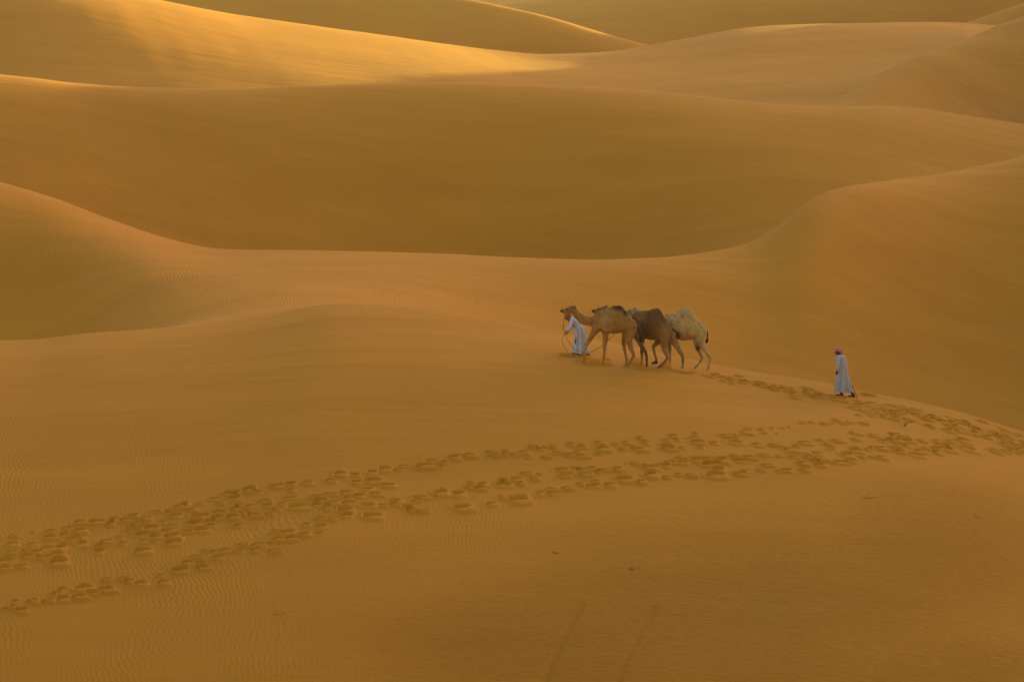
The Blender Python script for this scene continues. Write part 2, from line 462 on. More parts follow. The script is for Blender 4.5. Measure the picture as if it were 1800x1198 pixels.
def relief(X, Y, Z, soft=None):
    u, v = project(X, Y, Z)
    front = smooth01(Y, 100, 116)
    near = (1 - smooth01(Y, 116, 119))
    rip = np.zeros_like(X)
    crust = np.zeros_like(X)
    for (cu, cv, ru, rv, k) in [(130,830,300,110,0.4),(300,1080,480,190,0.6),(60,1000,300,120,0.55),(720,930,230,50,0.6),(500,940,300,60,0.6)]:
        rip = np.maximum(rip, k * blob(u, v, cu, cv, ru, rv) * (1 - front))
    for (cu, cv, ru, rv, k) in [(80,470,300,80,1.0),(350,490,330,70,1.0),(620,520,250,45,0.8),(930,545,220,45,0.9),(1290,630,90,50,0.4)]:
        rip = np.maximum(rip, k * blob(u, v, cu, cv, ru, rv) * front * (1 - smooth01(Y, 160, 185)))
    for (cu, cv, ru, rv, k) in [(400,420,330,55,0.8),(800,440,400,45,0.45),(1180,410,220,55,0.6),(40,300,120,60,0.4)]:
        rip = np.maximum(rip, k * blob(u, v, cu, cv, ru, rv) * smooth01(Y, 170, 185))
    for (cu, cv, ru, rv, k) in [(1350,1080,560,170,1.0),(1650,980,260,130,0.9),(700,1060,300,100,0.35),(640,990,170,60,0.3),(1000,1130,400,140,0.9),(1700,1180,300,100,1.0)]:
        crust = np.maximum(crust, k * blob(u, v, cu, cv, ru, rv) * near)
    rip = rip * (1 - 0.7 * crust)
    if soft is not None:
        rip = rip * (1 - soft); crust = crust * (1 - soft)
    pat = np.clip(0.75 + 0.35 * R1(X, Y * 0.6), 0.2, 1.1)
    phase = (X + 0.06 * Y + 0.16 * R2(X, Y * 0.9) + 0.045 * R3(X * 0.5, Y) + 0.030 * R4(X * 0.5, Y)) * (2 * math.pi / RIPPLE)
    drift = D1(X * 0.35, Y) + 0.5 * D2(X * 0.3, Y)
    return dict(ripple=rip * pat, crust=crust, phase=phase, drift=drift)

def lin(a, b, n, end=False):
    return np.linspace(a, b, n, endpoint=end)

def structure(o, label=None):
    o['kind'] = 'structure'
    if label: o['label'] = label
    return o

FOLD = 0.36
s_fine = columns(2.0)
# the near dune with the caravan on it and the long dune straight behind, joined on the left by a smooth flank
X, Y, Z = rows_for(s_fine, [(0, lin(0.55, 1, 4)), (1, lin(0, 1, 22)), (2, np.concatenate([lin(0, 0.40, 24), lin(0.40, 1, 740)])),
                            (3, lin(0, 1, 44)), (4, lin(0, 0.3, 34)), (4, lin(0.3, 1, 110)), (5, lin(0, 1, 14, True))])
dz, soft = tread(X, Y)
Z = Z + dz
structure(grid_mesh('dune', X, Y, Z, relief(X, Y, Z, soft)), 'rippled foreground sand dune crossed by camel footprints')
s_mid = columns(4.0)
ci = 6
names = ['wide shaded dune with a hollow face behind the caravan dune', 'pale dune rising at the right edge behind the hollow dune',
         'sunlit dune at upper left running into a pale rounded dune', 'small dune slope in the top right corner',
         'brown dune sloping down to the right behind the sunlit crest', 'far dune face along the top edge', 'farthest dunes towards the horizon']
for k, nm in enumerate(names):
    if k < 6:
        segs = [(ci, lin(0, 1, 70 if k < 3 else 46)), (ci + 1, lin(0, 1, 12, True))]
        ci += 2
    else:
        segs = [(i, lin(0, 1, 14)) for i in range(ci, 1 + 2 * len(LAYERS))]
    X, Y, Z = rows_for(s_mid, segs)
    structure(grid_mesh('dune', X, Y, Z, relief(X, Y, Z)), nm)
me = bpy.data.meshes.new('ground')
me.from_pydata([(-9000,-9000,-90),(9000,-9000,-90),(9000,9000,-90),(-9000,9000,-90)], [], [(0,1,2,3)])
me.materials.append(M_SAND)
o = bpy.data.objects.new('ground', me); COL.objects.link(o); structure(o)
#OBJECTS#
# ------------------------------------------------------------------ helpers for bodies
class Soup:
    """collects lofted shapes that a voxel remesh fuses into one skin"""
    def __init__(self): self.v, self.f = [], []
    def ring_loft(self, rings):
        n = len(rings[0]); b = len(self.v)
        for r in rings: self.v += [tuple(p) for p in r]
        for i in range(len(rings) - 1):
            for j in range(n):
                k = (j + 1) % n
                self.f.append((b + i*n + j, b + i*n + k, b + (i+1)*n + k, b + (i+1)*n + j))
        self.f.append(tuple(b + j for j in reversed(range(n))))
        self.f.append(tuple(b + (len(rings)-1)*n + j for j in range(n)))
    def tube(self, pts, rad, n=10, flat=1.0):
        """round limb through 3-D points; rad one per point; flat scales the lateral radius"""
        P = [Vector(p) for p in pts]
        # rounded ends
        d0 = (P[0] - P[1]).normalized(); d1 = (P[-1] - P[-2]).normalized()
        pts2 = [P[0] + d0*rad[0]*0.75] + P + [P[-1] + d1*rad[-1]*0.75]
        rad2 = [rad[0]*0.45] + list(rad) + [rad[-1]*0.45]
        rings = []
        for i, p in enumerate(pts2):
            a = pts2[max(0, i-1)]; c = pts2[min(len(pts2)-1, i+1)]
            t = (c - a).normalized()
            side = Vector((0, 1, 0)) if abs(t.y) < 0.9 else Vector((1, 0, 0))
            nrm = t.cross(side).normalized(); side = nrm.cross(t).normalized()
            rings.append([p + nrm*math.cos(q)*rad2[i] + side*math.sin(q)*rad2[i]*flat for q in [2*math.pi*j/n for j in range(n)]])
        self.ring_loft(rings)
    def ball(self, c, r, n=12):
        c = Vector(c); r = Vector(r) if hasattr(r, '__len__') else Vector((r, r, r))
        rings = []
        for i in range(1, 8):
            a = math.pi * i / 8
            rings.append([c + Vector((r.x*math.sin(a)*math.cos(q), r.y*math.sin(a)*math.sin(q), -r.z*math.cos(a))) for q in [2*math.pi*j/n for j in range(n)]])
        self.ring_loft(rings)
    def mesh(self, name, origin):
        me = bpy.data.meshes.new(name)
        o = Vector(origin)
        me.from_pydata([tuple(Vector(p) - o) for p in self.v], [], self.f)
        me.update(); return me

def fuse(me, voxel, smooth=4, fac=0.5):
    ob = bpy.data.objects.new('tmp', me); COL.objects.link(ob)
    m = ob.modifiers.new('r', 'REMESH'); m.mode = 'VOXEL'; m.voxel_size = voxel
    if smooth:
        s_ = ob.modifiers.new('s', 'SMOOTH'); s_.iterations = smooth; s_.factor = fac
    dg = bpy.context.evaluated_depsgraph_get(); dg.update()
    new = bpy.data.meshes.new_from_object(ob.evaluated_get(dg))
    bpy.data.objects.remove(ob); new.name = me.name
    new.polygons.foreach_set('use_smooth', np.ones(len(new.polygons), dtype=bool))
    return new

def add(name, me, mat, parent=None, loc=None):
    if mat is not None and len(me.materials) == 0: me.materials.append(mat)
    o = bpy.data.objects.new(name, me); COL.objects.link(o)
    if parent is not None: o.parent = parent
    elif loc is not None: o.location = loc
    return o

def root(name, label, cat, loc, group=None):
    o = bpy.data.objects.new(name, None); COL.objects.link(o); o.location = loc
    o.empty_display_size = 0.2
    o['label'] = label; o['category'] = cat
    if group: o['group'] = group
    return o

def spline(pts, n=8):
    P = [Vector(p) for p in pts]; out = []
    for i in range(len(P) - 1):
        p0, p1, p2, p3 = P[max(0, i-1)], P[i], P[i+1], P[min(len(P)-1, i+2)]
        for k in range(n):
            t = k / n
            out.append(0.5*((2*p1) + (p2-p0)*t + (2*p0-5*p1+4*p2-p3)*t*t + (3*p1-p0-3*p2+p3)*t**3))
    out.append(P[-1]); return out

def gz(x, y): return float(height(np.array([x]), np.array([y]))[0])

M_COAT = coat_material()
M_EYE = plain('dark_eye', (0.012, 0.008, 0.005), 0.25, 0.1)
M_ROPE = plain('yellow_rope', (0.42, 0.26, 0.04), 0.8, 0.3, 60)
M_TUFT = plain('tail_hair', (0.035, 0.02, 0.01), 0.9, 0.4, 60)

class Frame:
    """turns positions measured in an enlarged crop of the photograph into metres at a given depth"""
    def __init__(self, u0, v0, k): self.u0, self.v0, self.k = u0, v0, k
    def p(self, x, y, Y):
        u, v = self.u0 + x/self.k, self.v0 + y/self.k
        return Vector((pix_x(Y, u, v), Y, pix_z(Y, v)))
    def m(self, Y): return (Y*cp + 14.4*sp) / FPX / self.k

FR1 = Frame(960, 520, 5.625)
FR2 = Frame(1420, 590, 9.214)

# ------------------------------------------------------------------ camels
def camel(label, Yc, body, neck, head, ears, legs, tail, base, blobs, eye, extra=None):
    F = FR1; k = F.m(Yc)
    S = Soup()
    # trunk: upright sections, widest below the middle, narrowing to the hump
    rings = []
    for (x, top, bot, w) in body:
        a, b = F.p(x, top, Yc), F.p(x, bot, Yc)
        zc = b.z + (a.z - b.z) * 0.42
        ring = []
        for j in range(20):
            q = 2*math.pi*j/20
            c, s_ = math.cos(q), math.sin(q)
            z = zc + (a.z - zc)*c if c > 0 else zc + (zc - b.z)*c
            ring.append((a.x*0.5 + b.x*0.5, Yc + w*s_*(1 - 0.38*max(0, c)), z))
        rings.append(ring)
    S.ring_loft(rings)
    def chain(pts, lat, flat):
        return [F.p(x, y, Yc + l) for (x, y, r), l in zip(pts, lat)], [r*k for _, _, r in pts]
    n = len(neck)
    P, R = chain(neck, [0.0]*n, 1); S.tube(P, R, 12, 0.72)
    P, R = chain(head, [0.0]*len(head), 1); S.tube(P, R, 12, 0.62)
    for (x, y) in ears:
        for sgn in (-1, 1):
            a = F.p(x, y + 16, Yc + sgn*0.055); b_ = F.p(x + 6, y - 4, Yc + sgn*0.085)
            S.tube([a, (a + b_)/2, b_], [0.026, 0.030, 0.012], 8)
    for (pts, lat, planted) in legs:
        L = [lat * (0.75 + 0.25*min(1, i/3)) for i in range(len(pts))]
        P, R = chain(pts, L, 1)
        if planted:
            d = gz(P[-1].x, P[-1].y) - 0.045 - (P[-1].z - R[-1]*0.3)
            top, bot = P[0].z, P[-1].z
            for i, p in enumerate(P):
                t = max(0.0, min(1.0, (top - p.z) / (top - bot)))
                p.z += d * t**1.3
        # big soft pad at the end of the leg, toes pointing ahead
        f = P[-1]
        P2 = P[:-1] + [f]
        S.tube(P2, [max(r, 0.036) for r in R], 10, 0.85)
        S.tube([f + Vector((0.05, 0, -0.005)), f + Vector((-0.03, 0, -0.012)), f + Vector((-0.12, 0, -0.03))], [0.055, 0.062, 0.045], 10, 1.1)
    loc = F.p(base, 660, Yc); loc.z = gz(loc.x, Yc)
    rt = root('camel', label, 'camel', loc, 'camels led along the dune crest')
    me = fuse(S.mesh('camel_body', loc), 0.017, 3, 0.5)
    nv = len(me.vertices); co = np.empty(nv*3, np.float32); me.vertices.foreach_get('co', co); co = co.reshape(-1, 3)
    nr = np.empty(nv*3, np.float32); me.vertices.foreach_get('normal', nr); nr = nr.reshape(-1, 3)
    hgt = smooth01(co[:, 2], 0.9, 1.7)
    lump = Waves(21, 0.10, 12)(co[:, 0] + co[:, 1]*0.7, co[:, 2]*0.8 + co[:, 1]*0.5) * 0.006 + Waves(22, 0.28, 9)(co[:, 0], co[:, 2] + co[:, 1]) * 0.008
    me.vertices.foreach_set('co', (co + nr * (lump * (0.35 + 0.9*hgt))[:, None]).astype(np.float32).ravel())
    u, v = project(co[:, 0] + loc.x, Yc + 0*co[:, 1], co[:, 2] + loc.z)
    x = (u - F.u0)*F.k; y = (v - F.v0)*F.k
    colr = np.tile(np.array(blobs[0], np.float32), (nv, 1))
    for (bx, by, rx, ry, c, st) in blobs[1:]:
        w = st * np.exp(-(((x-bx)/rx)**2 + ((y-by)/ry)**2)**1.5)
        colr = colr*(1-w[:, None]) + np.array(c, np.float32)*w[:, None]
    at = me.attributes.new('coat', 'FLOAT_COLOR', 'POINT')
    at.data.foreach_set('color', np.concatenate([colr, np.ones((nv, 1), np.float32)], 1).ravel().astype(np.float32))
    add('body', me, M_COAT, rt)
    # tail: thin stalk with a dark tuft
    T_ = Soup(); P = [F.p(a, b, Yc + c) for a, b, c in tail]
    P = spline(P, 5); m_ = len(P)
    T_.tube(P, [0.030 - 0.012*i/m_ if i < m_*0.55 else 0.020 + 0.030*math.sin(math.pi*(i - m_*0.55)/(m_*0.45)) for i in range(m_)], 8)
    t_ = T_.mesh('tail', loc); t_.polygons.foreach_set('use_smooth', np.ones(len(t_.polygons), dtype=bool))
    add('tail', t_, M_TUFT, rt)
    for sgn in (-1, 1):
        E = Soup(); E.ball(F.p(eye[0], eye[1], Yc + sgn*eye[2]), 0.024, 8)
        add('eye', E.mesh('eye', loc), M_EYE, rt)
    if extra: extra(rt, loc, Yc, F)
    return rt

def halter(x, y, r, wide):
    def f(rt, loc, Yc, F):
        H = Soup(); k = F.m(Yc); c = F.p(x, y, Yc)
        ring = [c + Vector((0.012*math.sin(q), wide*math.cos(q), r*k*math.sin(q))) for q in [2*math.pi*i/16 for i in range(17)]]
        H.tube(ring, [0.010]*17, 6)
        for sgn in (-1, 1):
            H.tube([c + Vector((0, sgn*wide, 0)), c + Vector((0.16, sgn*(wide+0.05), 0.03)), c + Vector((0.26, sgn*(wide+0.04), 0.09))], [0.009]*3, 6)
        add('halter', H.mesh('halter', loc), M_ROPE, rt)
    return f

Y1, Y2, Y3 = 103.1, 103.65, 104.15
TAN, PALE, DK = (0.40, 0.180, 0.030), (0.56, 0.32, 0.10), (0.055, 0.022, 0.006)
camel('tan camel with dark hump edge, led first behind the man in white', Y1,
  body=[(462,200,300,0.13),(500,165,322,0.19),(540,140,350,0.24),(580,120,365,0.27),(620,110,369,0.29),(660,101,371,0.30),(700,94,369,0.30),(735,94,365,0.30),
        (765,114,357,0.28),(795,158,346,0.26),(825,192,338,0.25),(855,224,334,0.22),(880,256,330,0.16),(895,285,322,0.09)],
  neck=[(520,240,60),(470,248,52),(420,252,47),(370,240,44),(325,207,41),(290,170,37),(268,142,33)],
  head=[(282,132,30),(255,138,40),(228,142,39),(203,145,30),(178,146,23),(160,148,23),(149,150,16)],
  ears=[(250,98),(280,100)][1:],
  legs=[([(510,270,52),(488,325,42),(440,390,27),(390,452,20),(381,500,13),(376,555,11),(370,590,13)], -0.15, True),
        ([(590,320,45),(586,390,30),(580,465,20),(574,535,14),(570,585,12),(562,606,14)], 0.15, True),
        ([(845,280,62),(838,360,52),(815,430,40),(836,500,26),(866,572,17),(838,622,13),(800,668,12),(778,688,13)], -0.14, True),
        ([(805,330,50),(775,415,32),(764,465,20),(782,555,15),(798,620,12),(790,660,12),(778,684,13)], 0.15, True)],
  tail=[(880,275,-0.02),(912,318,-0.10),(926,380,-0.12),(936,455,-0.10)], base=600, eye=(203,129,0.062),
  blobs=[TAN,(600,230,70,120,PALE,0.6),(560,330,60,60,PALE,0.6),(730,105,80,36,DK,0.95),(785,150,30,50,DK,0.95),(690,95,60,22,DK,0.7),(380,170,90,40,(0.33,0.15,0.04),0.5),
         (660,260,70,80,(0.37,0.17,0.04),0.8),(530,345,26,30,DK,0.7),(380,520,60,120,PALE,0.5),(570,540,50,140,PALE,0.5),(148,150,20,30,DK,0.6),(203,129,14,10,DK,0.7),(265,100,40,22,(0.2,0.09,0.03),0.7),
         (800,640,80,90,(0.38,0.19,0.06),0.6),(755,450,22,40,DK,0.5)], extra=halter(180,146,25,0.062))
BR = (0.20, 0.074, 0.012)
camel('dark brown camel walking in the middle of the three', Y2,
  body=[(842,200,290,0.11),(880,166,342,0.19),(920,151,386,0.24),(960,145,412,0.27),(1000,141,428,0.29),(1040,131,436,0.30),(1080,118,438,0.30),(1112,126,436,0.29),
        (1142,164,426,0.27),(1170,212,412,0.26),(1200,256,402,0.24),(1228,300,395,0.18),(1246,335,390,0.09)],
  neck=[(900,250,62),(850,250,52),(800,255,47),(740,250,44),(690,220,41),(640,180,37),(605,150,33)],
  head=[(600,130,30),(570,138,38),(545,145,37),(515,148,29),(490,150,23),(470,152,23),(458,153,17)],
  ears=[(590,100)],
  legs=[([(890,300,50),(900,400,36),(942,495,24),(980,555,19),(993,605,14),(996,680,12),(996,716,13)], -0.15, True),
        ([(945,380,42),(946,470,22),(946,545,16),(946,610,12),(944,656,13)], 0.16, True),
        ([(1190,330,62),(1175,410,50),(1162,490,34),(1184,568,21),(1203,612,17),(1168,658,13),(1120,700,12),(1096,718,13)], -0.14, True),
        ([(1140,400,50),(1100,462,30),(1060,500,20),(1070,560,14),(1090,628,12),(1082,656,12)], 0.15, False)],
  tail=[(1240,325,-0.02),(1278,352,-0.10),(1300,380,-0.12),(1308,418,-0.10)], base=1040, eye=(520,133,0.062),
  blobs=[BR,(985,300,60,120,(0.10,0.036,0.007),0.8),(930,200,60,60,(0.30,0.15,0.045),0.6),(1140,150,50,60,(0.12,0.05,0.015),0.7),(1180,380,70,110,(0.42,0.20,0.055),0.85),(1180,560,80,110,(0.40,0.20,0.06),0.9),
         (1070,560,40,120,(0.38,0.19,0.055),0.9),(1080,660,40,16,DK,0.8),(900,420,50,120,(0.28,0.15,0.05),0.8),(990,640,30,110,(0.16,0.07,0.025),0.8),(945,620,20,60,(0.40,0.2,0.06),0.9),
         (540,145,110,60,TAN,0.9),(458,153,18,30,DK,0.8)], extra=halter(490,150,25,0.062))
GR = (0.60, 0.365, 0.12)
camel('pale cream camel with shaggy hump, last of the three', Y3,
  body=[(1162,195,290,0.11),(1200,178,312,0.18),(1240,173,352,0.24),(1280,165,402,0.28),(1320,137,434,0.30),(1360,119,441,0.30),(1400,113,440,0.30),(1435,130,433,0.29),
        (1463,170,421,0.27),(1490,226,407,0.25),(1520,264,396,0.23),(1550,300,386,0.18),(1575,338,376,0.09)],
  neck=[(1230,240,62),(1180,245,52),(1130,255,47),(1060,255,44),(1000,225,41),(940,190,37),(900,168,33)],
  head=[(895,150,28),(868,156,36),(842,160,35),(815,163,28),(792,166,23),(772,168,23),(760,170,17)],
  ears=[(876,118)],
  legs=[([(1215,330,50),(1214,420,36),(1218,500,22),(1224,575,15),(1227,645,12),(1226,710,13)], 0.15, True),
        ([(1240,340,58),(1262,440,40),(1308,535,26),(1346,600,19),(1353,660,14),(1350,715,12),(1346,748,13)], -0.15, True),
        ([(1535,330,60),(1524,420,50),(1545,500,30),(1590,572,19),(1626,628,16),(1611,682,12),(1594,738,11),(1586,762,13)], -0.14, True),
        ([(1490,400,46),(1490,490,30),(1520,570,20),(1546,620,17),(1514,678,12),(1470,726,11),(1450,738,13)], 0.15, True)],
  tail=[(1568,330,-0.02),(1594,365,-0.06),(1594,420,-0.07),(1584,460,-0.05)], base=1400, eye=(826,148,0.06),
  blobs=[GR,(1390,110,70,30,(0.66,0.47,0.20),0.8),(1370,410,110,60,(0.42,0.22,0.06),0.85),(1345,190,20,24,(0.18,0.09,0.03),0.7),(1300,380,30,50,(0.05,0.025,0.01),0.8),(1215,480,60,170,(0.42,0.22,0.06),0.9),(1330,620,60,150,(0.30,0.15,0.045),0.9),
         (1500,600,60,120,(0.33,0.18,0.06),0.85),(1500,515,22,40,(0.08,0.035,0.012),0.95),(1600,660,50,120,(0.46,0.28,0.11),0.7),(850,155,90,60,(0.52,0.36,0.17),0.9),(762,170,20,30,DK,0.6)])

# ------------------------------------------------------------------ people
M_SKIN = plain('brown_skin', (0.075, 0.03, 0.012), 0.6, 0.15)
M_ROBE = plain('white_robe', (0.66, 0.62, 0.70), 0.9, 0.06, 12)
M_ROBE2 = plain('grey_white_robe', (0.47, 0.43, 0.45), 0.9, 0.14, 9)
M_SHOE = plain('dark_leather', (0.03, 0.012, 0.008), 0.6, 0.3)
M_HENNA = plain('rust_brown_cloth', (0.36, 0.13, 0.02), 0.9, 0.3)

def scarf_material():
    m, N, Lk, P = new_mat('red_white_check_cloth')
    P.inputs['Roughness'].default_value = 0.9
    tc = N.new('ShaderNodeTexCoord')
    c = N.new('ShaderNodeTexChecker'); c.inputs['Scale'].default_value = 60
    c.inputs['Color1'].default_value = (0.70, 0.05, 0.14, 1); c.inputs['Color2'].default_value = (0.72, 0.22, 0.30, 1)
    Lk.new(tc.outputs['Object'], c.inputs['Vector']); Lk.new(c.outputs['Color'], P.inputs['Base Color'])
    return m
M_SCARF = scarf_material()

def make_head(S, c, face, r=0.1):
    """skull, jaw, nose, ears; c centre, face = unit vector in the X-Z plane the person looks along"""
    f = Vector(face).normalized(); up = Vector((-f.z, 0, f.x)) if f.x > 0 else Vector((f.z, 0, -f.x))
    sd = Vector((0, 1, 0))
    S.ball(c + up*0.02, (0.098, 0.078, 0.105))
    S.tube([c + f*0.02 - up*0.04, c + f*0.055 - up*0.085], [0.062, 0.040], 10)
    S.tube([c + f*0.090 + up*0.015, c + f*0.118 - up*0.018], [0.012, 0.018], 8)
    S.tube([c + f*0.080 - up*0.055 + sd*0.02, c + f*0.080 - up*0.055 - sd*0.02], [0.012, 0.012], 8)
    S.tube([c + f*0.083 + up*0.035 + sd*0.045, c + f*0.083 + up*0.035 - sd*0.045], [0.013, 0.013], 8)
    for s_ in (-1, 1):
        S.tube([c + sd*s_*0.08 - f*0.01 - up*0.02, c + sd*s_*0.088 - f*0.02 + up*0.03], [0.014, 0.018], 8)
    return f, up, sd

def make_hand(S, w, d, across, curl):
    """palm from the wrist w along d; fingers side by side along 'across', bending towards 'curl'; thumb from the palm's side"""
    d = d.normalized(); across = across.normalized(); curl = curl.normalized()
    for i in range(4):
        o = w + across*(i - 1.5)*0.019
        S.tube([o, o + d*0.085], [0.014, 0.012], 8)
        L = (0.068, 0.080, 0.074, 0.056)[i]
        k0 = o + d*0.088
        k1 = k0 + (d*0.75 + curl*0.65).normalized()*L*0.5
        k2 = k1 + (curl*0.9 + d*0.1).normalized()*L*0.35
        k3 = k2 + (curl*0.6 - d*0.7).normalized()*L*0.3
        S.tube([k0, k1, k2, k3], [0.0100, 0.0092, 0.0085, 0.0075], 8)
    b = w + across*-0.038 + d*0.03
    S.tube([w - across*0.02 + d*0.015, b + curl*0.012, b + d*0.03 + curl*0.035, b + d*0.045 + curl*0.055 + across*0.015], [0.014, 0.012, 0.0105, 0.009], 8)

def robe(S, F, Yc, rings, folds):
    out = []
    for i, (y, xl, xr, dep) in enumerate(rings):
        a, b = F.p(xl, y, Yc), F.p(xr, y + (6 if i > len(rings)*0.6 else 0), Yc)
        c = (a + b)/2; hx = (b.x - a.x)/2; dz = (b.z - a.z)/2
        t = i / (len(rings) - 1)
        out.append([(c.x + hx*math.cos(q)*(1 + folds*(0.2+t)*math.sin(7*q + 1 + 2*t)), Yc + dep*math.sin(q)*(1 + 1.8*folds*(0.25+t)*math.sin(9*q + 3.5*t)), c.z + dz*math.cos(q))
                    for q in [2*math.pi*j/48 for j in range(48)]])
    S.ring_loft(out)

def person(name_label, Yc, F, rings, folds, headc, face, neckb, arms, feet, base, m_robe, m_scarf, scarf, shoe_mat):
    k = F.m(Yc)
    loc = F.p(base[0], base[1], Yc); loc.z = gz(loc.x, Yc)
    rt = root('person', name_label, 'person', loc)
    B = Soup()
    c = F.p(headc[0], headc[1], Yc)
    f, up, sd = make_head(B, c, face)
    nb = F.p(neckb[0], neckb[1], Yc)
    B.tube([c - up*0.05 - f*0.02, nb], [0.055, 0.065], 10)
    hip = F.p((rings[4][1] + rings[4][2])/2, rings[4][0] + 15, Yc)
    mid = (nb + hip)/2
    B.tube([nb, mid, hip], [0.10, 0.13, 0.14], 12, 1.15)
    shoes = []
    for (fx, fy, lat) in feet:
        a = F.p(fx, fy, Yc + lat); a.z = gz(a.x, a.y) + 0.055
        kn = (hip + a)/2 + Vector((-0.07, lat*0.6, 0.02))
        B.tube([hip + Vector((0, lat*0.7, 0)), kn, a + Vector((0.02, 0, 0.03))], [0.085, 0.058, 0.038], 10)
        B.tube([a + Vector((0.05, 0, -0.02)), a + Vector((-0.06, 0, -0.025)), a + Vector((-0.15, 0, -0.035))], [0.036, 0.036, 0.022], 10, 1.15)
        Sh = Soup()
        Sh.tube([a + Vector((0.065, 0, -0.015)), a + Vector((0.0, 0, -0.012)), a + Vector((-0.09, 0, -0.025)), a + Vector((-0.18, 0, -0.038))], [0.046, 0.050, 0.046, 0.026], 12, 1.0)
        Sh.tube([a + Vector((0.03, 0, 0.0)), a + Vector((0.03, 0, 0.07))], [0.045, 0.048], 12)
        shoes.append(Sh)
    R = Soup()
    robe(R, F, Yc, rings, folds)
    hands = []
    for (pts, lats, across, curl) in arms:
        P = [F.p(x, y, Yc + l) for (x, y), l in zip(pts, lats)]
        B.tube(P, [0.050, 0.040, 0.028], 10)
        d = (P[2] - P[1]).normalized()
        make_hand(B, P[2] - d*0.01, d, Vector(across), Vector(curl))
        end = P[2] - d*0.035
        R.tube([P[0], P[1], end], [0.075, 0.064, 0.060], 14)
        hands.append(P[2] + d*0.085 + Vector(curl).normalized()*0.03)
    add('body', fuse(B.mesh('person_body', loc), 0.0075, 2, 0.4), M_SKIN, rt)
    add('robe', fuse(R.mesh('robe', loc), 0.010, 1, 0.4), m_robe, rt)
    K = Soup(); scarf(K, c, f, up, sd)
    add('headscarf', fuse(K.mesh('headscarf', loc), 0.009, 2, 0.5), m_scarf, rt)
    for Sh in shoes:
        add('shoe', fuse(Sh.mesh('shoe', loc), 0.008, 2, 0.4), shoe_mat, rt)
    return rt, hands

def scarf_wrapped(K, c, f, up, sd):
    # cap over the skull, a rolled band above the brow and a tail down the neck
    K.ball(c + up*0.062 - f*0.040, (0.104, 0.098, 0.088))
    band = [c + up*0.078 + f*0.112*math.cos(q) - f*0.012 + sd*0.098*math.sin(q) - up*0.02*(1 - math.cos(q)) for q in [2*math.pi*i/18 for i in range(19)]]
    K.tube(band, [0.024]*19, 8)
    K.tube([c - f*0.085 + up*0.03, c - f*0.115 - up*0.06, c - f*0.105 - up*0.13], [0.070, 0.062, 0.030], 12, 1.1)

def scarf_loose(K, c, f, up, sd):
    K.ball(c + up*0.042 - f*0.025, (0.110, 0.100, 0.105))
    K.tube([c - f*0.07 + up*0.03, c - f*0.10 - up*0.07, c - f*0.06 - up*0.15], [0.075, 0.075, 0.05], 12, 1.2)
    for s_ in (-1, 1):
        K.tube([c + sd*s_*0.075 + up*0.01, c + sd*s_*0.085 - up*0.07 + f*0.02, c + sd*s_*0.05 - up*0.15 + f*0.06], [0.035, 0.038, 0.028], 10)

YP1, YP2 = 104.45, 101.3
_, H1 = person('person in white robe leaning uphill, leading the camels by a rope', YP1, FR1,
  rings=[(200,240,275,0.09),(218,234,296,0.17),(245,242,326,0.20),(285,258,356,0.20),(330,272,386,0.20),(375,284,390,0.20),(425,282,388,0.21),(475,273,400,0.23),(525,268,414,0.25),(562,264,424,0.26)], folds=0.2,
  headc=(214,208), face=(-0.85,0,-0.5), neckb=(258,222),
  arms=[([(262,232),(242,298),(206,344)], [-0.17,-0.24,-0.28], (0.3,-0.3,0.9), (-0.6,0,-0.6)),
        ([(270,232),(262,300),(222,352)], [0.17,0.24,0.12], (0.3,0.3,0.9), (-0.6,0,-0.6))],
  feet=[(305,575,-0.06),(412,583,0.10)], base=(345,575), m_robe=M_ROBE, m_scarf=M_HENNA, scarf=scarf_loose, shoe_mat=M_SHOE)
_, H2 = person('person with red headscarf and grey-white robe following with a stick', YP2, FR2,
  rings=[(300,490,556,0.08),(328,458,596,0.18),(380,450,616,0.20),(450,450,634,0.20),(530,456,646,0.19),(600,466,640,0.18),(660,452,664,0.21),(730,441,680,0.22),(800,440,690,0.23),(860,438,702,0.24),(900,438,712,0.25)], folds=0.16,
  headc=(490,262), face=(-0.96,0,-0.2), neckb=(520,325),
  arms=[([(500,350),(488,470),(474,570)], [-0.19,-0.25,-0.24], (1,0,0.1), (0.1,0.6,-0.6)),
        ([(560,350),(620,480),(612,590)], [0.19,0.27,0.28], (0.8,0.1,0.5), (0.2,-0.5,-0.7))],
  feet=[(535,965,-0.07),(725,990,0.08)], base=(600,975), m_robe=M_ROBE2, m_scarf=M_SCARF, scarf=scarf_wrapped, shoe_mat=M_SHOE)

# ------------------------------------------------------------------ ropes and stick
def cord(name, label, cat, pts, r, mat, n=8):
    P = spline(pts, n)
    S = Soup(); S.tube(P, [r]*len(P), 7)
    loc = pts[0]
    me = S.mesh(name, loc); me.polygons.foreach_set('use_smooth', np.ones(len(me.polygons), dtype=bool))
    o = add(name, me, mat, None, loc); o['label'] = label; o['category'] = cat
    return o

